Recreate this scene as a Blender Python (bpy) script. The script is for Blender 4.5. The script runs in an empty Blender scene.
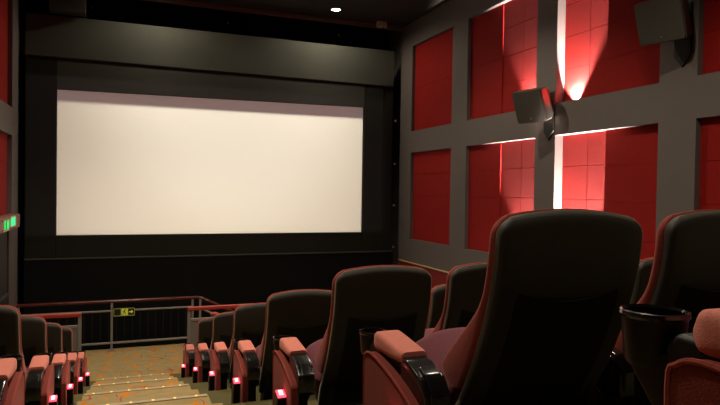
import bpy, bmesh, math, random
from mathutils import Vector, Matrix
random.seed(7)
PI = math.pi
SC = bpy.context.scene
COL = SC.collection
CZ = 2.532                      # lens height above the landing in front of the screen
R = 5.17                        # wall with the speakers
L = -1.59                       # wall with the exit signs
D = 11.2                        # face of the screen masking
CEIL = CZ + 3.29

# ------------------------------------------------------------------ materials
def new_mat(name):
    m = bpy.data.materials.new(name); m.use_nodes = True
    nt = m.node_tree
    return m, nt, nt.nodes['Principled BSDF']

def N(nt, kind, **kw):
    n = nt.nodes.new(kind)
    for k, v in kw.items(): setattr(n, k, v)
    return n

def math_node(nt, op, a, b=None, c=None):
    n = N(nt, 'ShaderNodeMath', operation=op)
    for i, v in enumerate((a, b, c)):
        if v is None: continue
        if isinstance(v, (int, float)): n.inputs[i].default_value = v
        else: nt.links.new(v, n.inputs[i])
    return n.outputs[0]

def mix_rgb(nt, fac, a, b, blend='MIX'):
    n = N(nt, 'ShaderNodeMix', data_type='RGBA', blend_type=blend)
    for i, v in ((0, fac), (6, a), (7, b)):
        if isinstance(v, (int, float)): n.inputs[i].default_value = v
        elif isinstance(v, tuple): n.inputs[i].default_value = (*v, 1) if len(v) == 3 else v
        else: nt.links.new(v, n.inputs[i])
    return n.outputs[2]

def mat(name, col, rough=.6, metal=0., var=.12, scale=30., bump=0., bscale=400., sheen=0., sheen_col=(1, 1, 1), spec=.5, coat=0.):
    m, nt, b = new_mat(name)
    tc = N(nt, 'ShaderNodeTexCoord')
    nz = N(nt, 'ShaderNodeTexNoise'); nz.inputs['Scale'].default_value = scale; nz.inputs['Detail'].default_value = 4
    nt.links.new(tc.outputs['Object'], nz.inputs['Vector'])
    lo = tuple(c * (1 - var) for c in col); hi = tuple(min(1, c * (1 + var)) for c in col)
    c = mix_rgb(nt, nz.outputs['Fac'], lo, hi)
    nt.links.new(c, b.inputs['Base Color'])
    b.inputs['Roughness'].default_value = rough
    b.inputs['Metallic'].default_value = metal
    b.inputs['Specular IOR Level'].default_value = spec
    b.inputs['Coat Weight'].default_value = coat
    if sheen:
        b.inputs['Sheen Weight'].default_value = sheen
        b.inputs['Sheen Roughness'].default_value = .4
        b.inputs['Sheen Tint'].default_value = (*sheen_col, 1)
    if bump:
        n2 = N(nt, 'ShaderNodeTexNoise'); n2.inputs['Scale'].default_value = bscale; n2.inputs['Detail'].default_value = 2
        nt.links.new(tc.outputs['Object'], n2.inputs['Vector'])
        bp = N(nt, 'ShaderNodeBump'); bp.inputs['Strength'].default_value = bump; bp.inputs['Distance'].default_value = .002
        nt.links.new(n2.outputs['Fac'], bp.inputs['Height']); nt.links.new(bp.outputs[0], b.inputs['Normal'])
    return m

def emit(name, col, strength):
    m, nt, b = new_mat(name)
    b.inputs['Base Color'].default_value = (*[c * .5 for c in col], 1)
    b.inputs['Emission Color'].default_value = (*col, 1)
    b.inputs['Emission Strength'].default_value = strength
    return m

def carpet_mat():
    m, nt, b = new_mat('patterned_carpet')
    tc = N(nt, 'ShaderNodeTexCoord')
    vec = tc.outputs['Object']
    nz = N(nt, 'ShaderNodeTexNoise'); nz.inputs['Scale'].default_value = 9; nz.inputs['Detail'].default_value = 5
    nt.links.new(vec, nz.inputs['Vector'])
    base = mix_rgb(nt, nz.outputs['Fac'], (.26, .19, .085), (.42, .32, .155))
    # flowers: one four-petalled orange star per cell
    sep = N(nt, 'ShaderNodeSeparateXYZ'); nt.links.new(vec, sep.inputs[0])
    cmb = N(nt, 'ShaderNodeCombineXYZ'); nt.links.new(sep.outputs[0], cmb.inputs[0]); nt.links.new(sep.outputs[1], cmb.inputs[1])
    S = 3.2
    vo = N(nt, 'ShaderNodeTexVoronoi', voronoi_dimensions='2D'); vo.inputs['Scale'].default_value = S; vo.inputs['Randomness'].default_value = .6
    nt.links.new(cmb.outputs[0], vo.inputs['Vector'])
    sub = N(nt, 'ShaderNodeVectorMath', operation='SUBTRACT')
    nt.links.new(cmb.outputs[0], sub.inputs[0]); nt.links.new(vo.outputs['Position'], sub.inputs[1])
    s2 = N(nt, 'ShaderNodeSeparateXYZ'); nt.links.new(sub.outputs[0], s2.inputs[0])
    ang = math_node(nt, 'ARCTAN2', s2.outputs[1], s2.outputs[0])
    ln = N(nt, 'ShaderNodeVectorMath', operation='LENGTH'); nt.links.new(sub.outputs[0], ln.inputs[0])
    pet = math_node(nt, 'COSINE', math_node(nt, 'MULTIPLY', ang, 4.0))
    rad = math_node(nt, 'MULTIPLY_ADD', pet, .028, .045)
    star = math_node(nt, 'LESS_THAN', ln.outputs['Value'], rad)
    c1 = mix_rgb(nt, star, base, (.62, .20, .012))
    # thin red and orange tendrils
    for sc, off, col, w in ((2.1, 0., (.40, .08, .03), .007), (2.6, 7.3, (.5, .20, .02), .007)):
        mp = N(nt, 'ShaderNodeVectorMath', operation='ADD'); mp.inputs[1].default_value = (off, off, 0)
        nt.links.new(cmb.outputs[0], mp.inputs[0])
        n3 = N(nt, 'ShaderNodeTexNoise', noise_dimensions='2D'); n3.inputs['Scale'].default_value = sc; n3.inputs['Detail'].default_value = 1
        nt.links.new(mp.outputs[0], n3.inputs['Vector'])
        d = math_node(nt, 'ABSOLUTE', math_node(nt, 'SUBTRACT', n3.outputs['Fac'], .52))
        t = math_node(nt, 'LESS_THAN', d, w)
        gate = N(nt, 'ShaderNodeTexNoise', noise_dimensions='2D'); gate.inputs['Scale'].default_value = 3.1; nt.links.new(mp.outputs[0], gate.inputs['Vector'])
        t = math_node(nt, 'MULTIPLY', t, math_node(nt, 'GREATER_THAN', gate.outputs['Fac'], .47))
        c1 = mix_rgb(nt, t, c1, col)
    nt.links.new(c1, b.inputs['Base Color'])
    b.inputs['Roughness'].default_value = .95; b.inputs['Specular IOR Level'].default_value = .1
    fz = N(nt, 'ShaderNodeTexNoise'); fz.inputs['Scale'].default_value = 500; nt.links.new(vec, fz.inputs['Vector'])
    bp = N(nt, 'ShaderNodeBump'); bp.inputs['Strength'].default_value = .5; bp.inputs['Distance'].default_value = .004
    nt.links.new(fz.outputs['Fac'], bp.inputs['Height']); nt.links.new(bp.outputs[0], b.inputs['Normal'])
    return m

def ceiling_mat():
    m, nt, b = new_mat('black_ceiling_tile')
    tc = N(nt, 'ShaderNodeTexCoord')
    br = N(nt, 'ShaderNodeTexBrick'); br.offset = 0.
    br.inputs['Scale'].default_value = 1.; br.inputs['Brick Width'].default_value = .6; br.inputs['Row Height'].default_value = .6
    br.inputs['Mortar Size'].default_value = .012
    br.inputs['Color1'].default_value = (.016, .0145, .014, 1); br.inputs['Color2'].default_value = (.020, .018, .017, 1)
    br.inputs['Mortar'].default_value = (.005, .0045, .004, 1)
    nt.links.new(tc.outputs['Object'], br.inputs['Vector'])
    nt.links.new(br.outputs['Color'], b.inputs['Base Color'])
    b.inputs['Roughness'].default_value = .8
    bp = N(nt, 'ShaderNodeBump'); bp.inputs['Strength'].default_value = .5; bp.inputs['Distance'].default_value = .01
    nt.links.new(br.outputs['Fac'], bp.inputs['Height']); bp.invert = True
    nt.links.new(bp.outputs[0], b.inputs['Normal'])
    return m

M = dict(
    carpet=carpet_mat(), ceiling=ceiling_mat(),
    platform=mat('olive_platform_carpet', (.12, .105, .045), .95, var=.25, scale=60, bump=.5, spec=.1),
    riser_edge=mat('black_step_edge', (.02, .018, .014), .55),
    grey_wall=mat('grey_painted_wall', (.113, .096, .090), .75, var=.05, scale=8, bump=.15, bscale=150),
    red_panel=mat('red_acoustic_fabric', (.26, .0075, .0055), .9, var=.10, scale=14, bump=.8, bscale=700, sheen=.05, sheen_col=(1, .3, .25), spec=.2),
    wainscot=mat('red_wainscot', (.20, .010, .010), .7, var=.1),
    tan_edge=mat('lit_tan_edge', (.48, .30, .16), .5, var=.2, scale=12),  # light on the wainscot's top edge put into this tan
    black_cloth=mat('black_masking_cloth', (.039, .042, .032), .85, var=.12, scale=2.5, bump=.5, bscale=6, sheen=.05),
    valance_cloth=mat('shaded_valance_cloth', (.022, .023, .018), .85, var=.12, scale=2.5, bump=.8, bscale=9),  # header cloth darkened: weaker lamp light on the valance put into the colour
    shaded_cloth=mat('shaded_side_cloth', (.015, .015, .012), .85, var=.12, scale=2.5, bump=.4, bscale=6, spec=.12),  # masking cloth again, dim light on sides and bottom put into its colour
    black_wall=mat('black_wall_paint', (.005, .005, .0045), .85, var=.1, spec=.12),
    screen=mat('matte_white_screen', (.84, .82, .77), .9, var=.01, scale=2, spec=.1),
    seat_red=mat('brick_red_velvet', (.31, .060, .045), .9, var=.4, scale=160, bump=.6, bscale=500, sheen=.35, sheen_col=(1, .45, .40), spec=.2),
    shield_red=mat('dark_brick_velvet', (.20, .034, .026), .9, var=.4, scale=160, bump=.6, bscale=500, sheen=.25, sheen_col=(1, .4, .35), spec=.2),
    pad_red=mat('lit_red_velvet', (.66, .215, .165), .9, var=.18, scale=120, bump=.5, bscale=500, sheen=.45, sheen_col=(1, .55, .5), spec=.2),  # paler than the seat velvet: overhead light put into the pad colour
    seat_purple=mat('plum_velvet', (.145, .042, .055), .9, var=.25, scale=150, bump=.5, bscale=500, sheen=.35, sheen_col=(1, .5, .6), spec=.2),
    shell=mat('black_vinyl_shell', (.019, .0175, .012), .6, var=.2, scale=40, bump=.25, bscale=300, spec=.35, sheen=.42, sheen_col=(1, .86, .62)),
    shell_panel=mat('black_textured_panel', (.008, .0075, .0055), .8, var=.2, scale=40, bump=.3, bscale=260, spec=.25),
    gloss=mat('glossy_black_plastic', (.010, .009, .009), .16, var=.1, spec=.6, coat=.3),
    cup=mat('black_cup_plastic', (.005, .0045, .0045), .35, var=.1, spec=.22),
    plastic=mat('satin_black_plastic', (.009, .0085, .008), .5, var=.1, spec=.25),
    steel=mat('brushed_steel', (.45, .43, .40), .35, metal=1., var=.1),
    grey_metal=mat('grey_painted_steel', (.20, .185, .165), .5, var=.1),
    grey_panel=mat('grey_rail_board', (.16, .14, .115), .6, var=.1),
    hand_red=mat('red_lacquered_handrail', (.36, .035, .022), .38, var=.12),
    hand_dark=mat('dark_red_handrail', (.075, .010, .008), .26, var=.12),
    dark_bar=mat('black_baluster', (.008, .008, .008), .6, spec=.2),
    nosing=mat('worn_metal_nosing', (.38, .30, .17), .6, metal=.0, var=.25, scale=50),
    speaker_box=mat('dark_speaker_cabinet', (.055, .052, .042), .45, var=.1),
    speaker_grille=mat('olive_speaker_grille', (.058, .058, .048), .6, var=.1, bump=.6, bscale=900),
    brass=mat('dull_brass', (.30, .22, .10), .5, var=.1),
    white_plastic=mat('white_plastic', (.42, .40, .35), .5),
    brown_box=mat('brown_sign_box', (.24, .095, .060), .5, var=.12),
    door=mat('dark_door_paint', (.030, .024, .022), .6),
    duct=mat('black_duct', (.035, .032, .026), .6),
    amber=emit('amber_step_lamp', (1., .60, .12), 1.2),
    aisle_red=emit('red_aisle_lamp', (1., .035, .06), 4.5),
    aisle_white=emit('pink_aisle_tube', (1., .40, .45), 4.),
    lamp=emit('warm_lamp_face', (1., .93, .70), 60.),
    uplamp=emit('uplight_face', (1., .88, .80), 25.),
    green=emit('green_exit_glow', (.02, .80, .13), .9),
    aqua=emit('aqua_exit_glow', (.05, .85, .35), .9),
    yellow_green=emit('yellow_green_sign', (.50, .50, .06), .14),
    yellow_lit=emit('lit_yellow_green_sign', (.60, .58, .06), .42),
    sign_black=mat('sign_black', (.01, .01, .01), .4),
    sign_cream=mat('sign_cream_frame', (.55, .42, .28), .5),
)

# ------------------------------------------------------------------ mesh helpers
class MB:
    def __init__(s): s.bm = bmesh.new(); s.wn = False
    def quadbox(s, x0, x1, y0, y1, z0, z1, bevel=0., seg=2, mi=0):
        b = bmesh.new(); bmesh.ops.create_cube(b, size=1)
        for v in b.verts:
            v.co = Vector(((x0 + x1) / 2 + v.co.x * (x1 - x0), (y0 + y1) / 2 + v.co.y * (y1 - y0), (z0 + z1) / 2 + v.co.z * (z1 - z0)))
        if bevel: s.wn = True; bmesh.ops.bevel(b, geom=list(b.edges), offset=bevel, segments=seg, affect='EDGES', profile=.5)
        s.add(b, mi); return s
    def add(s, b, mi=0, mtx=None):
        if mtx is not None: b.transform(mtx)
        for f in b.faces: f.material_index = mi
        me = bpy.data.meshes.new('tmp'); b.to_mesh(me); b.free(); s.bm.from_mesh(me); bpy.data.meshes.remove(me)
    def loft(s, rings, cap=True, closed=True, mi=0):
        b = bmesh.new(); vs = [[b.verts.new(p) for p in r] for r in rings]
        n = len(rings[0])
        for i in range(len(vs) - 1):
            for j in range(n if closed else n - 1):
                k = (j + 1) % n
                b.faces.new((vs[i][j], vs[i][k], vs[i + 1][k], vs[i + 1][j]))
        if cap:
            if cap == 'strip':
                for r in (vs[0], vs[-1]):
                    for i in range(n // 2 - 1): b.faces.new((r[i], r[i + 1], r[n - 2 - i], r[n - 1 - i]))
            else: b.faces.new(list(reversed(vs[0]))); b.faces.new(vs[-1])
        bmesh.ops.recalc_face_normals(b, faces=b.faces); s.add(b, mi); return s
    def prism(s, pts, axis, a0, a1, bevel=0., seg=2, mi=0):
        """pts 2-D outline, extruded along axis from a0 to a1: axis x -> pts are (y,z); y -> (x,z); z -> (x,y)"""
        def P(p, a): return {'x': (a, p[0], p[1]), 'y': (p[0], a, p[1]), 'z': (p[0], p[1], a)}[axis]
        b = bmesh.new(); A = [b.verts.new(P(p, a0)) for p in pts]; B = [b.verts.new(P(p, a1)) for p in pts]
        n = len(pts)
        for j in range(n): b.faces.new((A[j], A[(j + 1) % n], B[(j + 1) % n], B[j]))
        b.faces.new(list(reversed(A))); b.faces.new(B)
        bmesh.ops.recalc_face_normals(b, faces=b.faces)
        if bevel:
            s.wn = True
            ed = [e for e in b.edges if abs(e.calc_face_angle(0)) > .5]
            bmesh.ops.bevel(b, geom=ed, offset=bevel, segments=seg, affect='EDGES', profile=.5)
        s.add(b, mi); return s
    def tube(s, pts, r, n=10, mi=0, squash=1.):
        pts = [Vector(p) for p in pts]; rings = []
        for i, p in enumerate(pts):
            d = (pts[min(i + 1, len(pts) - 1)] - pts[max(i - 1, 0)]).normalized()
            up = Vector((0, 0, 1)) if abs(d.z) < .9 else Vector((0, 1, 0))
            a = d.cross(up).normalized(); c = a.cross(d).normalized()
            rings.append([p + a * math.cos(t) * r + c * math.sin(t) * r * squash for t in [2 * PI * k / n for k in range(n)]])
        return s.loft(rings, mi=mi)
    def lathe(s, prof, c, n=24, mi=0, squash=(1, 1), cap=True):
        rings = [[(c[0] + math.cos(2 * PI * k / n) * r * squash[0], c[1] + math.sin(2 * PI * k / n) * r * squash[1], c[2] + z) for k in range(n)] for r, z in prof]
        return s.loft(rings, mi=mi, cap=cap)
    def build(s, name, mats, parent=None, smooth=40, mtx=None, flip=False):
        if flip:
            for v in s.bm.verts: v.co.x = -v.co.x
            bmesh.ops.reverse_faces(s.bm, faces=s.bm.faces)
        if mtx is not None: s.bm.transform(mtx)
        me = bpy.data.meshes.new(name); s.bm.to_mesh(me); s.bm.free()
        for m in (mats if isinstance(mats, (list, tuple)) else [mats]): me.materials.append(m)
        if smooth:
            for p in me.polygons: p.use_smooth = True
            me.set_sharp_from_angle(angle=math.radians(smooth))
        o = bpy.data.objects.new(name, me); COL.objects.link(o)
        if parent is not None: o.parent = parent
        if s.wn and smooth:
            w = o.modifiers.new('weighted', 'WEIGHTED_NORMAL'); w.keep_sharp = True
        return o

def tag(o, label, cat, group=None):
    o['label'] = label; o['category'] = cat
    if group: o['group'] = group
    return o
def thing(name, label, cat, loc=(0, 0, 0), rz=0., group=None):
    o = bpy.data.objects.new(name, None); COL.objects.link(o); o.empty_display_size = .1
    o.location = loc; o.rotation_euler = (0, 0, rz)
    return tag(o, label, cat, group)
def struct(o): o['kind'] = 'structure'; return o
def dup(root, loc, label):
    r = root.copy(); COL.objects.link(r); r.location = loc; r['label'] = label
    for ch in list(root.children):
        c = ch.copy(); COL.objects.link(c); c.parent = r
        for g in list(ch.children):
            d = g.copy(); COL.objects.link(d); d.parent = c
    return r
def rrect(hx, y0, y1, r, n=4):
    """ring of a rounded rectangle in 2-D, centred on x=0"""
    r = min(r, hx * .999, (y1 - y0) / 2 * .999); out = []
    for cx, cy, a0 in ((hx - r, y1 - r, 0), (-hx + r, y1 - r, PI / 2), (-hx + r, y0 + r, PI), (hx - r, y0 + r, 1.5 * PI)):
        for k in range(n + 1):
            a = a0 + PI / 2 * k / n; out.append((cx + r * math.cos(a), cy + r * math.sin(a)))
    return out
def smooth_loop(p, k=4):
    out = []; n = len(p)
    for i in range(n):
        a, b, c, d = (Vector(p[(i + j) % n]) for j in (-1, 0, 1, 2))
        for q in range(k):
            t = q / k
            v = .5 * ((2 * b) + (c - a) * t + (2 * a - 5 * b + 4 * c - d) * t * t + (3 * b - a - 3 * c + d) * t ** 3)
            out.append((v.x, v.y))
    return out
def smoothstep(a, b, x):
    t = max(0, min(1, (x - a) / (b - a))); return t * t * (3 - 2 * t)

# ------------------------------------------------------------------ levels of the raked floor
def F(k): return .298 * (6 - k)                 # floor of seat row k (6 is the row by the screen)
def ED(k): return 3.80 + 1.2 * (k - 2)          # front edge of the platform of row k
def NO(k): return 4.02 + 1.2 * (k - 2)          # aisle step edge level with row k
def RY(k): return 1.30 + 1.2 * (k - 1)          # top of the seat backs of row k
A0, A1 = -.30, .517                             # sides of the carpeted steps
RAILY = 10.12
BACK = -2.2
fl = MB()
for k in range(-2, 7):
    y0 = ED(k - 1) if k > -2 else BACK; y1 = ED(k) if k < 6 else 8.60
    for xa, xb in ((L - .3, A0), (A1, R + .3)):
        fl.quadbox(xa, xb, y0, y1, -.9, F(k), mi=1)
for k in range(-2, 6):
    y0 = NO(k - 1) + .6 if k > -2 else BACK
    fl.quadbox(A0, A1, y0, NO(k), -.9, F(k), .008, 2)
    fl.quadbox(A0, A1, NO(k), NO(k) + .6, -.9, F(k) - .149, .008, 2)
fl.quadbox(A0, A1, NO(5) + .6, 8.60, -.9, 0)
fl.quadbox(L - .3, 1.13, 8.60, RAILY + .12, -.9, 0)
for i in range(6):                              # stairs down beside the landing
    fl.quadbox(1.13 + .3 * i, 1.13 + .3 * (i + 1), 8.60, RAILY + .12, -1.2, -.149 * (i + 1))
fl.quadbox(1.13 + 1.8, R + .3, 8.60, RAILY + .12, -1.2, -.9)
fl.quadbox(L - .3, R + .3, RAILY + .12, D + .9, -1.2, -.9, mi=2)
floor = struct(fl.build('floor', [M['carpet'], M['platform'], M['black_wall']]))

tn = 0
def trim(mb, mats):
    global tn
    tn += 1
    return struct(mb.build('trim_%d' % tn, mats))
cu = MB()
for k in range(0, 7):                           # dark strips along both sides of the steps
    y1 = ED(k) if k < 6 else 8.5
    for x in (A0 - .022, A1 + .022):
        cu.quadbox(x - .022, x + .022, ED(k - 1), y1, F(k) - .05, F(k) + .012, .006)
trim(cu, M['riser_edge'])

names_row = {6: 'front row', 5: 'second row from the screen', 4: 'third row from the screen', 3: 'fourth row from the screen', 2: 'fifth row from the screen', 1: 'sixth row from the screen', 0: 'seventh row from the screen'}
for k in range(0, 6):
    t = thing('stair_nosing', 'worn metal step edge with amber dots, level with the ' + names_row[k], 'stair edge', (0, NO(k), F(k)), group='aisle step edges')
    MB().quadbox(A0 + .01, A1 - .01, -.035, .006, 0, .006, .002).build('edge_strip', M['nosing'], t)
    for i in range(6):
        x = A0 + .08 + (A1 - A0 - .16) * i / 5
        MB().lathe([(.0, .0), (.009, .001), (.009, .008), (.0, .009)], (x, -.014, 0), 10).build('step_lamp', M['amber'], t)

# ------------------------------------------------------------------ wall with the speakers
REC = .14
z0, z1, z2, z3 = CZ - .917, CZ + .756, CZ + 1.17, CZ + 2.82
cols = [(10.69, 9.13), (8.64, 6.85), (6.44, 4.81), (4.36, 2.72), (2.28, .64), (.20, -1.5)]
wr = MB()
wr.quadbox(R + REC, R + .35, BACK - .2, D + 1.0, -1.2, CEIL + .3)
struct(wr.build('wall_right', M['grey_wall'], smooth=0)); wr = MB()
ys = [D] + [v for c in cols for v in c] + [BACK]
for i in range(0, len(ys), 2): wr.quadbox(R, R + REC, ys[i + 1], ys[i], -1.0, CEIL + .05)
for a, b in cols:
    for za, zb in ((-1.0, z0), (z1, z2), (z3, CEIL + .05)): wr.quadbox(R, R + REC, b, a, za, zb)
trim(wr, M['grey_wall'])

def acoustic(a, b, za, zb, x, side, label, raised, nrow):
    """upholstered panel of soft-edged tiles filling an opening from y=b to y=a; side=-1: faces towards -x"""
    mb = MB(); th = .03
    strips = []
    FRONT, NICHE = (.062, .012) if raised == 'far' else (.074, .060)
    if raised == 'near': strips = [(b, b + .40, 1), (b + .40, b + .90, 1), (b + .90, a, 0)]
    elif raised == 'far': strips = [(b, a - .80, 0), (a - .80, a - .46, 1), (a - .46, a, 1)]
    else: strips = [(b, a, 0)]
    h = (zb - za) / nrow
    for y0, y1, up in strips:
        t = NICHE if up else FRONT
        for i in range(nrow):
            dz = .02 if up else 0
            zz0 = za + i * h + (dz if i else 0); zz1 = za + (i + 1) * h + (dz if i < nrow - 1 else 0)
            xa, xb = (x, x + side * t) if side > 0 else (x + side * t, x)
            mb.quadbox(xa, xb, y0 + .0005, y1 - .0005, zz0 + .0005, zz1 - .0005, .005, 2)
    o = mb.build('acoustic_panel', M['red_panel'], smooth=0)
    return tag(o, label, 'wall panel', 'red acoustic wall panels')
where = ['in the bay by the screen corner', 'in the second bay from the screen, lit from below', 'in the bay between the two speakers, lit from below',
         'in the dim bay past the higher speaker', 'in the fifth bay from the screen', 'in the rear bay of the speaker wall']
for i, (a, b) in enumerate(cols):
    rs = {1: 'near', 2: 'far'}.get(i)
    acoustic(a, b, z2, z3, R + REC - .003, -1, 'upper red padded wall panel ' + where[i], rs, 4)
    acoustic(a, b, z0, z1, R + REC - .003, -1, 'lower red padded wall panel ' + where[i], rs, 4)
wb = MB()
zt = CZ - 1.36
wb.quadbox(R - .03, R + .005, BACK, D - .1, -1.0, zt - .02, mi=0)
wb.quadbox(R - .045, R + .005, BACK, D - .1, zt - .02, zt, .004, mi=1)
struct(wb.build('baseboard_right', [M['wainscot'], M['tan_edge']]))

# ------------------------------------------------------------------ wall with the exit signs
lcols = [(10.44, 8.85), (8.40, 6.7), (6.25, 4.6), (4.15, 2.5), (2.05, .4), (-.05, -1.6)]
wl = MB()
zl0 = CZ - .45
wl.quadbox(L - .35, L - REC, BACK - .2, D + 1.0, -1.2, CEIL + .3)
struct(wl.build('wall_left', M['grey_wall'], smooth=0)); wl = MB()
ys = [D - .21] + [v for c in lcols for v in c] + [BACK]
for i in range(0, len(ys), 2): wl.quadbox(L - REC, L, ys[i + 1], ys[i], -1.0, CEIL + .05)
for a, b in lcols:
    for za, zb in ((-1.0, zl0), (z1, z2), (z3, CEIL + .05)): wl.quadbox(L - REC, L, b, a, za, zb)
trim(wl, M['grey_wall'])
lw = ['in the bay above the exit sign box', 'in the second bay of the exit wall', 'in the third bay of the exit wall', 'in the fourth bay of the exit wall', 'in the fifth bay of the exit wall', 'in the rear bay of the exit wall']
for i, (a, b) in enumerate(lcols[:3]):
    acoustic(a, b, z2, z3, L - REC + .003, 1, 'upper red padded wall panel ' + lw[i], None, 4)
    acoustic(a, b, zl0, z1, L - REC + .003, 1, 'lower red padded wall panel ' + lw[i], None, 3)
d = MB(); d.quadbox(L, L + .012, 8.75, 10.0, 0.0, 1.9, .003); d.quadbox(L, L + .03, 8.68, 8.75, 0, 1.95, .004); d.quadbox(L, L + .03, 10.0, 10.07, 0, 1.95, .004)
d.quadbox(L, L + .03, 8.68, 10.07, 1.9, 1.95, .004); d.quadbox(L + .012, L + .06, 8.9, 9.85, .95, 1.0, .01)
struct(d.build('door_1', M['door']))

# exit sign box
t = thing('exit_sign', 'brown wall box with two glowing green exit signs', 'exit sign', (L, 0, 0))
bx = L + .14
MB().quadbox(.0, .14, 7.4, 10.23, CZ - .61, CZ - .415, .006).build('box', M['brown_box'], t)
def plate(y0, y1, zc, dz, name, m, cream=True):
    f = MB()
    z_0, z_1 = CZ + zc, CZ + zc + dz
    w = .018
    for ya, yb, za, zb in ((y0, y1, z_0, z_0 + w), (y0, y1, z_1 - w, z_1), (y0, y0 + w, z_0, z_1), (y1 - w, y1, z_0, z_1)):
        f.quadbox(.138, .152, ya, yb, za, zb)
    fr = f.build('sign_frame', M['sign_cream'], t)
    MB().quadbox(.138, .147, y0 + w, y1 - w, z_0 + w, z_1 - w).build('sign_face', m, fr)
plate(8.82, 9.30, -.60, .155, 'a', M['sign_black'])
plate(9.36, 9.80, -.575, .155, 'b', M['aqua'])
def man(mb, fx, s, mi=0):
    """running figure, drawn in (u,v) and placed by fx"""
    import itertools
    def bar(a, b, w):
        a = Vector(a); b = Vector(b); dd = (b - a).normalized(); n = Vector((-dd.y, dd.x)) * w / 2
        return [a + n, b + n, b - n, a - n]
    polys = [bar((.0, .30), (-.06, .02), .17), bar((-.02, .28), (.20, .22), .07), bar((.20, .22), (.27, .34), .06), bar((-.02, .28), (-.22, .20), .07), bar((-.22, .2), (-.27, .06), .06),
             bar((-.04, .06), (.16, -.10), .09), bar((.16, -.10), (.13, -.34), .08), bar((-.05, .04), (-.13, -.18), .09), bar((-.13, -.18), (-.36, -.24), .08),
             [Vector((.06 + .085 * math.cos(q * PI / 6), .42 + .085 * math.sin(q * PI / 6))) for q in range(12)]]
    for p in polys:
        b = bmesh.new(); A = [b.verts.new(fx(q.x * s, q.y * s, 0)) for q in p]; B = [b.verts.new(fx(q.x * s, q.y * s, .003)) for q in p]
        n = len(p)
        for j in range(n): b.faces.new((A[j], A[(j + 1) % n], B[(j + 1) % n], B[j]))
        b.faces.new(A); b.faces.new(B); bmesh.ops.recalc_face_normals(b, faces=b.faces); mb.add(b, mi)
g = MB(); g.quadbox(.146, .149, 8.93, 9.27, CZ - .575, CZ - .465); g.build('green_field', M['green'], t)
g = MB(); man(g, lambda u, v, w: (.149 + w, 9.06 + u, CZ - .525 + v), .15); g.build('running_figure', M['sign_black'], t)
g = MB(); man(g, lambda u, v, w: (.147 + w, 9.58 + u, CZ - .50 + v), .13); g.build('running_figure', M['green'], t)

# ------------------------------------------------------------------ screen end
wf = MB(); wf.quadbox(L - .3, R + .35, D + .85, D + 1.0, -1.2, CEIL + .6)
struct(wf.build('wall_front', M['black_wall']))
sx0, sx1 = -1.06, 4.385
zb, zl = CZ - .815, CZ - 1.215
t = thing('screen_masking', 'black cloth masking frame round the white cinema screen', 'masking frame', (0, D, 0))
def cloth(x0, x1, y0, y1, za, zc, name, bev=.02): return MB().quadbox(x0, x1, y0, y1, za, zc, bev, 3).build(name, M['shaded_cloth'], t)
h = MB()
h.prism([(-1.53, CZ + 2.80), (-1.53, CZ + 2.115), (5.0, CZ + 2.09), (5.0, CZ + 2.80)], 'y', -.035, .05, .015, 3)
h.build('header_beam', M['black_cloth'], t)
v = MB(); v.prism([(-1.06, CZ + 2.2), (-1.06, CZ + 1.60), (4.39, CZ + 1.65), (4.39, CZ + 2.2)], 'y', .0, .05, .008, 2); v.build('valance', M['valance_cloth'], t)
cloth(-1.53, sx0, 0, .08, zl, CZ + 2.2, 'side_column'); cloth(sx1, 4.80, 0, .08, zl, CZ + 2.2, 'side_column')
cloth(4.80, 5.02,   .03, .08, zl, CZ + 2.2, 'side_column')
cloth(sx0, sx1, 0, .05, zl, zb, 'bottom_panel', .006)
MB().quadbox(-1.53, 5.05, -.02, .08, -1.0, zl, .008).build('lower_board', M['black_wall'], t)
MB().quadbox(-1.53, 5.05, -.034, .02, zl, zl + .022, .006).build('edge_highlight', M['black_cloth'], t)  # strip of lighter cloth added as a painted highlight along the board's edge
for zz in (1.42, .55, -.28, -1.12):
    MB().quadbox(5.03, 5.07, -.03, .0, CZ + zz - .02, CZ + zz + .02, .004).build('bracket', M['steel'], t)
s = MB(); s.quadbox(sx0 - .05, sx1 + .05, D + .09, D + .11, zb - .1, CZ + 1.8)
tag(s.build('projection_screen', M['screen']), 'large blank white cinema screen inside the black masking', 'screen')

# ------------------------------------------------------------------ ceiling, back wall
HY0, HY1, HX, HZ = -2.2, -2.2, 0, 0
c = MB(); c.quadbox(L - .3, R + .3, BACK - 1.6, D - .02, CEIL, CEIL + .3); c.quadbox(L - .3, R + .3, D - .02, D + 1., CEIL + .3, CEIL + .6)
struct(c.build('ceiling', M['ceiling']))
e = MB(); e.quadbox(L, R, D - .06, D - .005, CEIL - .075, CEIL + .02, .004); trim(e, mat('mauve_ceiling_edge', (.10, .075, .070), .6))
# projection port in the unseen back wall, shaped to crop the beam
PX, PY, PZ = 1.66, -3.45, CZ + .95
q = (BACK - PY) / (D + .09 - PY)
def port(x, z): return PX + (x - PX) * q, PZ + (z - PZ) * q
pa = port(sx0 - .01, zb - .01); pb = port(sx1 + .01, CZ + 1.419)
w = MB()
for xa, xb, za, zc in ((L - .3, pa[0], -1.2, CEIL + .3), (pb[0], R + .3, -1.2, CEIL + .3), (pa[0], pb[0], -1.2, pa[1]), (pa[0], pb[0], pb[1], CEIL + .3)):
    w.quadbox(xa, xb, BACK - .02, BACK, za, zc)
w.quadbox(L - .3, R + .3, BACK - 1.7, BACK - 1.6, -1.2, CEIL + .3)
struct(w.build('wall_back', M['black_wall'], smooth=0))

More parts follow.
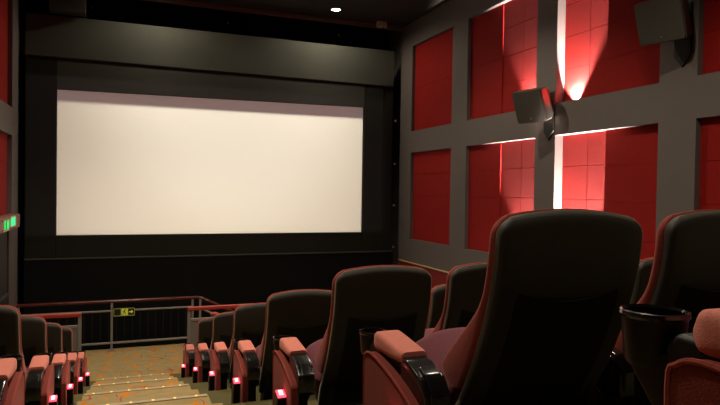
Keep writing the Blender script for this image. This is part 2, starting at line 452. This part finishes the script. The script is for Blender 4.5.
# ------------------------------------------------------------------ ceiling fittings
def light(name, kind, loc, energy, col, **kw):
    ld = bpy.data.lights.new(name, kind); ld.energy = energy; ld.color = col
    for k_, v_ in kw.items(): setattr(ld, k_, v_)
    o = bpy.data.objects.new(name, ld); COL.objects.link(o); o.location = loc
    return o
def aim(o, target):
    o.rotation_euler = (Vector(target) - o.location).to_track_quat('-Z', 'Y').to_euler()
WARM = (1., .86, .66)
proto = None
DL = [(3.54, 10.53, 105, 172), (.55, 10.53, 80, 172), (3.2, 6.9, 260, 130), (.2, 7.2, 460, 120), (2.9, 3.3, 260, 130), (.2, 3.7, 370, 130), (2.9, .3, 60, 130), (.2, .3, 60, 130)]
dn = ['glowing round ceiling lamp above the screen masking', 'round ceiling lamp above the masking on the exit side', 'round ceiling lamp over the lower speaker', 'round ceiling lamp over the steps by the rails',
      'round ceiling lamp over the higher speaker', 'round ceiling lamp halfway up the steps', 'round ceiling lamp over the rear seats', 'round ceiling lamp over the rear of the steps']
for (x, y, pw, ang), nm in zip(DL, dn):
    if proto is None:
        proto = r = thing('ceiling_lamp', nm, 'lamp', (x, y, CEIL), group='round ceiling lamps')
        MB().lathe([(.078, 0), (.10, 0), (.10, -.012), (.078, -.018), (.074, -.004)], (0, 0, 0), 24).build('trim_ring', M['white_plastic'], r)
        MB().lathe([(.0, .0), (.074, .0), (.074, -.012), (.0, -.022)], (0, 0, 0), 24).build('lamp_face', M['lamp'], r)
    else: r = dup(proto, (x, y, CEIL), nm)
    o = light('ceiling_spot', 'SPOT', (x, y, CEIL - .03), pw, WARM, spot_size=math.radians(ang), spot_blend=.5, shadow_soft_size=.04)
t = thing('ceiling_sensor', 'small white box fitted to the dark ceiling near the wall corner', 'sensor', (4.62, 10.95, CEIL))
MB().quadbox(-.10, .10, -.05, .05, -.11, 0, .012).build('housing', M['white_plastic'], t)
MB().lathe([(0, -.125), (.02, -.12), (.03, -.108)], (.04, 0, 0), 12).build('lens', M['plastic'], t)
for x, lb in ((3.85, 'small brass sprinkler hanging under the round ceiling lamp'), (1.72, 'small brass sprinkler above the middle of the header'), (-.54, 'small brass sprinkler beside the black duct box')):
    o = MB(); o.tube([(0, 0, 0), (0, 0, CEIL + .3 - CZ - 3.03)], .004, 8, mi=1); o.lathe([(0, -.035), (.016, -.03), (.016, -.024), (.006, -.02), (.009, 0)], (0, 0, 0), 10)
    oo = o.build('hanging_sprinkler', [M['brass'], M['plastic']]); oo.location = (x, D + .05, CZ + 3.03); tag(oo, lb, 'sprinkler', 'ceiling sprinklers')
t = MB(); t.quadbox(-1.15, -.62, D - .35, D - .1, CZ + 2.803, CEIL - .002, .01)
tag(t.build('hanging_duct', M['duct']), 'black duct box under the ceiling above the header', 'duct')

# projector behind the port, and two lamps added for the screen's tone
o = light('screen_beam', 'SPOT', (PX, PY, PZ), 4250, (.965, .89, .65), spot_size=math.radians(40), spot_blend=1., shadow_soft_size=.003)
aim(o, (2.2, D, CZ + .9))
o = light('screen_beam', 'SPOT', (PX, PY, PZ), 1750, (.90, 1., 1.), spot_size=math.radians(24), spot_blend=1., shadow_soft_size=.003)  # cool lamp added beside the projector's to whiten the screen's top
aim(o, (2.0, D, CZ + 1.9))
mg = (D + .09 + 3.25) / (BACK + 3.25)          # added fill lamp: dimmer, wider raster through the same port, lifts the top band
o = light('screen_fill', 'SPOT', (PX, -3.25, (mg * pb[1] - (CZ + 1.82)) / (mg - 1)), 1450, (1., .76, .78), spot_size=math.radians(46), spot_blend=.4, shadow_soft_size=.003)
aim(o, (1.66, D, CZ + .8))

# ------------------------------------------------------------------ uplights in the wall bays
for y, zz, dx, lb in ((6.20, z2, .098, 'uplight glowing at the foot of the upper bay between the speakers'), (7.06, z2, .070, 'uplight hidden behind the lower speaker on the rail'),
                  (6.20, z0, .098, 'uplight at the foot of the lower bay between the speakers'), (7.06, z0, .070, 'uplight at the foot of the lower bay in the second bay')):
    r = thing('uplight', lb, 'lamp', (R + dx, y, zz), group='wall uplights')
    MB().lathe([(.0, 0), (.026, 0), (.028, .012), (.022, .012), (.020, .005), (.0, .005)], (0, 0, 0), 20).build('lamp_body', M['plastic'], r)
    MB().lathe([(.0, .005), (.020, .005), (.020, .008), (.0, .009)], (0, 0, 0), 16).build('lamp_face', M['uplamp'], r)
    o = light('uplight_spot', 'SPOT', (R + dx, y, zz + .02), 760 if zz == z2 else 1700, (1., .80, .72), spot_size=math.radians(122), spot_blend=.2, shadow_soft_size=.012)
    aim(o, (R + dx + 1.15, y + (.08 if y < 6.6 else -.06), zz + .02 + 1.))
    ld = o.data; ld.use_nodes = True; nt = ld.node_tree          # reflector lamp: its beam falls off slower than a bare bulb's
    fo = nt.nodes.new('ShaderNodeLightFalloff'); fo.inputs['Strength'].default_value = 1.
    ad = nt.nodes.new('ShaderNodeMath'); ad.operation = 'MULTIPLY_ADD'; ad.inputs[1].default_value = .55
    nt.links.new(fo.outputs['Quadratic'], ad.inputs[0]); nt.links.new(fo.outputs['Linear'], ad.inputs[2])
    nt.links.new(ad.outputs[0], nt.nodes['Emission'].inputs['Strength'])

# ------------------------------------------------------------------ speakers
def speaker(name_label, y, z, yaw, pitch):
    """wedge cabinet on a wall bracket; origin on the wall"""
    r = thing('wall_speaker', name_label, 'speaker', (R, y, z), group='surround speakers on the wall')
    mtx = Matrix.Translation((-.22, .02, 0)) @ Matrix.Rotation(yaw, 4, 'Z') @ Matrix.Rotation(pitch, 4, 'X')
    # local cabinet: front face looks along -y, width x, height z
    b = MB()
    fr = rrect(.232, -.21, .21, .03, 4); bk = rrect(.15, -.18, .17, .03, 4)
    b.loft([[(p[0], -.13, p[1]) for p in fr], [(p[0], -.02, p[1]) for p in fr], [(p[0], .13, p[1]) for p in bk]])
    b.build('cabinet', M['speaker_box'], r, mtx=mtx)
    gg = MB(); f2 = rrect(.225, -.203, .203, .028, 4)
    gg.loft([[(p[0], -.128, p[1]) for p in f2], [(p[0] * .985, -.142, p[1] * .985) for p in f2]])
    go = gg.build('grille', M['speaker_grille'], r, mtx=mtx)
    MB().quadbox(-.012, .012, -.147, -.140, -.165, -.140, .002).build('badge', M['steel'], go, mtx=mtx)
    k = MB(); k.quadbox(-.025, .0, -.10, .10, -.34, .16, .006)
    k.prism([(-.10, -.34), (.10, -.34), (.0, -.46)], 'x', -.025, 0)
    k.tube([(-.02, 0, -.02), (-.14, 0, -.02)], .03, 12)
    k.build('bracket', M['plastic'], r)
    return r
speaker('lower wall speaker on the pillar between the two lit bays', 6.55, CZ + 1.16, math.radians(-75), math.radians(21))
speaker('higher wall speaker on the pillar past the lit bays', 4.52, CZ + 1.74, math.radians(-75), math.radians(21))

# ------------------------------------------------------------------ rails
def rail_post(mb, x, y, za, zb_, w=.02): mb.quadbox(x - w, x + w, y - w, y + w, za, zb_, .004)
t = thing('landing_railing', 'long black-barred railing with dark red handrail in front of the screen', 'railing', (0, RAILY, 0))
hz, mz, bz = CZ - 1.768, CZ - 1.915, CZ - 2.412
hx = 1.133
MB().tube([(-1.47, 0, hz), (hx - .03, 0, hz), (hx + .03, 0, hz - .01), (hx + 1.75, 0, hz - .86)], .026, 12).build('handrail', M['hand_dark'], t)
MB().tube([(-1.47, 0, mz), (hx - .08, 0, mz)], .016, 8).build('middle_rail', M['grey_metal'], t)
MB().tube([(-1.47, 0, bz), (hx - .08, 0, bz)], .018, 8).build('bottom_rail', M['grey_metal'], t)
MB().tube([(hx, 0, mz - .02), (hx + 1.7, 0, mz - .85)], .016, 8).build('sloping_rail', M['grey_metal'], t)
MB().tube([(hx, 0, bz - .02), (hx + 1.7, 0, bz - .85)], .016, 8).build('sloping_rail', M['grey_metal'], t)
for x in (-1.45, -.176, hx - .10, hx + .02):
    p = MB(); rail_post(p, x, 0, .0, hz - .015, .017); p.lathe([(0, .012), (.05, .008), (.05, .001), (0, .0005)], (x, 0, 0), 14)
    p.build('post', M['grey_metal'], t)
n = 21
for i in range(n):
    x = -1.38 + (hx - .2 + 1.38) * i / (n - 1)
    if abs(x + .176) < .03: continue
    MB().quadbox(x - .006, x + .006, -.006, .006, bz, mz).build('baluster', M['dark_bar'], t)
p = MB(); rail_post(p, hx + 1.5, 0, -.9, hz - .75, .017); p.build('post', M['grey_metal'], t)

t = thing('stair_handrail', 'short red handrail end at the head of the side stairs', 'handrail', (1.22, 9.35, 0))
MB().tube([(0, 0, CZ - 1.90), (.06, 0, CZ - 1.895), (.2, 0, CZ - 1.95), (1.6, 0, CZ - 2.65)], .032, 12).build('handrail', M['hand_red'], t)
p = MB(); rail_post(p, .05, 0, -.149, CZ - 1.93, .016); p.build('post', M['grey_metal'], t)
p = MB(); rail_post(p, 1.4, 0, -.75, CZ - 2.57, .016); p.build('post', M['grey_metal'], t)

def board_rail(x0, x1, label, endx):
    t = thing('row_railing', label, 'railing', (0, 8.48, 0), group='railings in front of the first row')
    MB().quadbox(x0, x1, -.03, .03, CZ - 1.655, CZ - 1.605, .012, 3).build('handrail', M['hand_red'], t)
    MB().quadbox(x0, x1, -.018, .018, CZ - 1.80, CZ - 1.762, .005).build('middle_rail', M['grey_metal'], t)
    MB().quadbox(x0 + .03, x1 - .03, -.01, .01, .04, CZ - 1.80).build('board', M['grey_panel'], t)
    xs = [x0 + .02, (x0 + x1) / 2, x1 - .02]
    for x in xs:
        p = MB(); rail_post(p, x, 0, 0, CZ - 1.65, .02); p.build('post', M['grey_metal'], t)
board_rail(.80, R - .05, 'railing with bright red handrail before the seats on the speaker-wall side', .8)
board_rail(L + .01, -.505, 'short railing with bright red handrail before the seats on the exit-wall side', -.5)

t = thing('rail_exit_sign', 'black and yellow-green exit sign with arrow hung on the railing', 'exit sign', (.0, RAILY - .025, 0))
X0, X1, Z0, Z1 = -.150, .155, CZ - 1.995, CZ - 1.875
MB().quadbox(X0, X1, -.008, .0, Z0, Z1, .002).build('backing', M['sign_black'], t)
f = MB(); W3 = (X1 - X0) / 3
for za in (Z0, Z1 - .008): f.quadbox(X0, X1, -.012, -.007, za, za + .008)
for i in range(4): f.quadbox(X0 + i * W3 - (.007 if i == 3 else 0), X0 + i * W3 + (.007 if i < 3 else 0), -.012, -.007, Z0, Z1)
f.build('border', M['yellow_green'], t)
MB().quadbox(X0 + W3 + .012, X0 + 2 * W3, -.010, -.007, Z0 + .012, Z1 - .012).build('pictogram_field', M['yellow_lit'], t)
f = MB(); man(f, lambda u, v_, w_: (X0 + 1.55 * W3 + u, -.011 - w_, (Z0 + Z1) / 2 - .006 + v_), .105); f.build('running_figure', M['sign_black'], t)
f = MB(); cx, cz = X0 + 2.52 * W3, (Z0 + Z1) / 2
f.prism([(cx - .032, cz - .009), (cx, cz - .009), (cx, cz - .027), (cx + .028, cz), (cx, cz + .027), (cx, cz + .009), (cx - .032, cz + .009)], 'y', -.012, -.007)
f.build('arrow', M['yellow_lit'], t)

# ------------------------------------------------------------------ seats
HW = .235
def lean(z): return .58 * (1 - z) ** 2 if z > .4 else .2088 + .3 * (.4 - z)
def shell_mb(hw, za, zb_, y_off, th, r, crown, steps=18, rc=.018):
    rings = []
    zs = [za + (zb_ - r - za) * i / steps for i in range(steps + 1)] + [zb_ - r + r * math.sin(a) for a in [PI / 2 * j / 7 for j in range(1, 8)]]
    for z in zs:
        dz = max(0, z - (zb_ - r)); hx_ = hw - r + math.sqrt(max(0, r * r - dz * dz)) if dz > 0 else hw
        hx_ = max(hx_, hw - r + .004)
        edge = zb_ - z; k = 1 - (max(0, 1 - edge / .03)) ** 2 * .8
        yb = lean(z) + y_off; t_ = th(z) if callable(th) else th
        ym = yb + t_ / 2; ring = rrect(hx_, ym - t_ / 2 * k, ym + t_ / 2 * k, rc, 4)
        rings.append([(x, y, z - crown * (x / hw) ** 2 * smoothstep(zb_ - .35, zb_, z)) for x, y in resample(ring, hx_)])
    return MB().loft(rings, cap='strip')
def resample(ring, hx_):
    """insert points along the long sides so a crown can bend them"""
    out = []
    n = len(ring)
    for i in range(n):
        a, b = ring[i], ring[(i + 1) % n]; out.append(a)
        if (i + 1) % 5 == 0 and abs(a[0] - b[0]) > .05:
            for k in range(1, 8): out.append((a[0] + (b[0] - a[0]) * k / 8, a[1] + (b[1] - a[1]) * k / 8))
    return out

def seat(label, aisle, flip, group):
    r = thing('cinema_seat', label, 'seat', (0, 0, 0), group=group)
    B = lambda mb, name, m, par: mb.build(name, m, par, flip=flip)
    sh = B(shell_mb(HW, .30, 1.0, 0, .044, .048, .026, rc=.016), 'back_shell', M['shell'], r)
    # raised panel coloured darker to look recessed, with a sagging upper edge
    rings = []
    for i in range(13):
        z = .33 + .45 * i / 12
        k = 1. if i < 12 else .5
        rings.append([(x, y, z - .028 * (1 - (x / .165) ** 2) * smoothstep(.55, .78, z)) for x, y in resample(rrect(.172, lean(z) - .0025 * k, lean(z) + .008, .002, 4), .16)])
    B(MB().loft(rings, cap='strip'), 'back_panel', M['shell_panel'], sh)
    th = lambda z: .030 + .128 * (1 - smoothstep(.49, .80, z)) - .07 * (1 - smoothstep(.485, .53, z))
    B(shell_mb(HW + .006, .485, 1.003, .032, th, .055, .026, steps=20, rc=.022), 'back_cushion', M['seat_red'], r)
    # seat, tipped up at its front edge
    rings = []
    for i in range(17):
        u = i / 16; y = .33 + .30 * u
        ct = .405 + .094 * u; e_ = min(u, 1 - u); k = math.sqrt(max(.02, 1 - max(0, 1 - e_ / .16) ** 2))
        hx_ = .222 - .03 * (1 - k); hz_ = .056 * k
        rings.append([(x, y - (zz - 0) * .25, ct + zz + (.020 - .075 * abs(x / .222) ** 2.6) * (1 if zz > 0 else 0)) for x, zz in resample(rrect(hx_, -hz_, hz_, .055, 4), hx_)])
    B(MB().loft(rings, cap='strip'), 'seat_cushion', M['seat_purple'], r)
    p = MB(); p.prism([(.22, .26), (.60, .385), (.60, .355), (.30, .215), (.22, .215)], 'x', -.19, .19, .01)
    B(p, 'seat_pan', M['plastic'], r)
    p = MB()
    for x in (-.2, .2): p.prism([(.15, .44), (.23, .40), (.30, .27), (.34, .0), (.22, .0), (.19, .25)], 'x', x - .018, x + .018, .006)
    p.quadbox(-.2, .2, .24, .28, .22, .26)
    B(p, 'frame', M['plastic'], r)
    # armrest on the -x side
    ax = -.293 if aisle else -.2775
    hwid = .040 if aisle else .030
    arm = MB()
    prof = [(.125, .47), (.15, .515), (.19, .543), (.27, .552), (.50, .562), (.52, .540), (.50, .47), (.42, .42), (.36, .0), (.20, .0), (.20, .36), (.14, .42)]
    arm.prism(prof, 'x', ax - hwid * .85, ax + hwid * .85, .010, 3)
    ar = B(arm, 'armrest', M['plastic'], r)
    # glossy rear block
    g_ = MB(); g_.prism([(.112, .43), (.116, .505), (.150, .545), (.215, .566), (.272, .571), (.272, .46), (.20, .42)], 'x', ax - hwid, ax + hwid, .008, 2); g_.prism([(.104, .45), (.108, .51), (.145, .553), (.185, .565), (.19, .53), (.15, .45)], 'x', ax - hwid * .62, ax + hwid * .62, .006, 2)
    B(g_, 'end_cap', M['gloss'], ar)
    gg = MB(); gg.tube([(ax - hwid - .006, .165, .455), (ax + hwid + .006, .165, .455)], .022, 14)
    B(gg, 'hinge_cover', M['gloss'], ar)
    # velvet pad, draped over the top
    rings = []
    for i in range(15):
        u = i / 14; y = .262 + .215 * u
        k = math.sqrt(max(.03, 1 - max(0, 1 - (1 - u) / .18) ** 2)); kr = .9 + .1 * min(1, u / .1)
        top = .584 + .024 * u - .030 * (1 - k); bot = .550 - .008 * u + .01 * (1 - k)
        rings.append([(ax + x, y, zz) for x, zz in rrect((hwid + .006) * (.55 + .45 * k) * kr, bot, top, .016, 4)])
    B(MB().loft(rings), 'arm_pad', M['pad_red'], ar)
    # cup holder: open tapered cup with a bright lip
    cxx = ax - .004
    pr = [(.0, -.072), (.036, -.072), (.040, -.064), (.0445, -.004), (.0445, .0), (.0405, .0), (.037, -.060), (.0, -.063)]
    cu_ = MB(); cu_.lathe(pr, (cxx, .562, .574), 28); cu_.lathe([(.0405, -.002), (.0455, -.004), (.048, .0), (.047, .005), (.043, .006), (.0405, .002)], (cxx, .562, .574), 28, mi=1, cap=False)
    cu_.prism([(.50, .53), (.50, .46), (.53, .44), (.585, .505), (.585, .515)], 'x', cxx - .028, cxx + .028, .006)
    B(cu_, 'cup_holder', [M['cup'], M['gloss']], ar)
    if aisle:
        # velvet shield on the aisle side
        out = [(.13, .06), (.11, .30), (.105, .44), (.125, .470), (.20, .500), (.28, .522), (.36, .538), (.42, .543), (.452, .532), (.465, .50), (.455, .30), (.43, .10), (.40, .06)]
        out = smooth_loop(out)
        sp = MB(); sp.prism([(y_ + .014, z_) for y_, z_ in out], 'x', ax - hwid - .030, ax - hwid + .008, .010, 3)
        sp.tube([(ax - hwid - .028, y_ + .014, z_) for y_, z_ in out], .0042, 6, mi=1)
        B(sp, 'side_panel', [M['shield_red'], M['seat_red']], ar)
        xo = ax - hwid - .030
        al = MB(); al.prism([(.20, .392), (.25, .408), (.285, .385), (.30, .14), (.27, .12), (.24, .14)], 'x', xo - .042, xo + .002, .006)
        lo = B(al, 'aisle_lamp', M['plastic'], r)
        ln = MB(); ln.prism([(.198, .397), (.248, .413), (.251, .405), (.201, .389)], 'x', xo - .040, xo - .002, .002, mi=0)
        ln.prism([(.208, .4035), (.240, .4135), (.241, .410), (.209, .400)], 'x', xo - .030, xo - .012, .001, mi=1)
        B(ln, 'lamp_lens', [M['aisle_red'], M['aisle_white']], lo)
    return r

G1, G2 = 'cinema seats on the speaker-wall side', 'cinema seats on the exit-wall side'
pos = ['at the aisle end', 'second from the aisle', 'third from the aisle', 'fourth from the aisle', 'fifth from the aisle']
S = .575
XC = {1: .066, 2: .040, 3: .010, 4: .008, 5: .004, 6: -.008, 0: .0}
ARM = {1: -.056, 2: -.040, 3: -.006, 0: -.05}             # the aisle arm stands wider of the seat in the upper rows
pa_ = seat('x', True, False, G1); pi_ = seat('x', False, False, G1)
la_ = seat('x', True, True, G2); li_ = seat('x', False, True, G2)
used = set()
def put(proto, loc, label):
    if id(proto) not in used:
        used.add(id(proto)); proto.location = loc; proto['label'] = label; return proto
    return dup(proto, loc, label)
for k in range(6, -1, -1):
    for j in range(5 if k else 2):
        lb = 'red and black tip-up seat %s, %s, speaker-wall side' % (pos[j], names_row[k])
        o = put(pa_ if j == 0 else pi_, (1.060 + XC[k] + S * j, RY(k), F(k)), lb)
        if j == 0 and k in ARM:
            for c in o.children:
                if c.name.split('.')[0] in ('armrest', 'aisle_lamp'): c.location.x = ARM[k]
for k in range(6, 0, -1):
    for j in range(2):
        lb = 'red and black tip-up seat %s, %s, exit-wall side' % (pos[j], names_row[k])
        put(la_ if j == 0 else li_, (-.765 - S * j, RY(k), F(k)), lb)

# ------------------------------------------------------------------ world, camera, view
wd = bpy.data.worlds.new('world'); SC.world = wd; wd.use_nodes = True
wd.node_tree.nodes['Background'].inputs[0].default_value = (.01, .009, .008, 1); wd.node_tree.nodes['Background'].inputs[1].default_value = .3
cam = bpy.data.cameras.new('camera'); co = bpy.data.objects.new('camera', cam); COL.objects.link(co); SC.camera = co
FPX = 608.87
cam.sensor_fit = 'HORIZONTAL'; cam.sensor_width = 36; cam.lens = 36 * FPX / 720; cam.clip_start = .02; cam.clip_end = 60
yaw, pit, rol = .36851354, .01903902, .01558551
r_ = Vector((math.cos(yaw), -math.sin(yaw), 0)); f_ = Vector((math.sin(yaw) * math.cos(pit), math.cos(yaw) * math.cos(pit), -math.sin(pit)))
u_ = r_.cross(f_)
rr = r_ * math.cos(rol) + u_ * math.sin(rol); uu = -r_ * math.sin(rol) + u_ * math.cos(rol)
co.matrix_world = Matrix(((rr.x, uu.x, -f_.x, 0), (rr.y, uu.y, -f_.y, 0), (rr.z, uu.z, -f_.z, CZ), (0, 0, 0, 1)))
SC.view_settings.view_transform = 'Standard'; SC.view_settings.look = 'None'; SC.view_settings.gamma = 1; SC.view_settings.exposure = 0
SC.view_settings.use_curve_mapping = False
SC.cycles.use_denoising = True
SC.cycles.sample_clamp_indirect = 4.
SC.cycles.max_bounces = 8
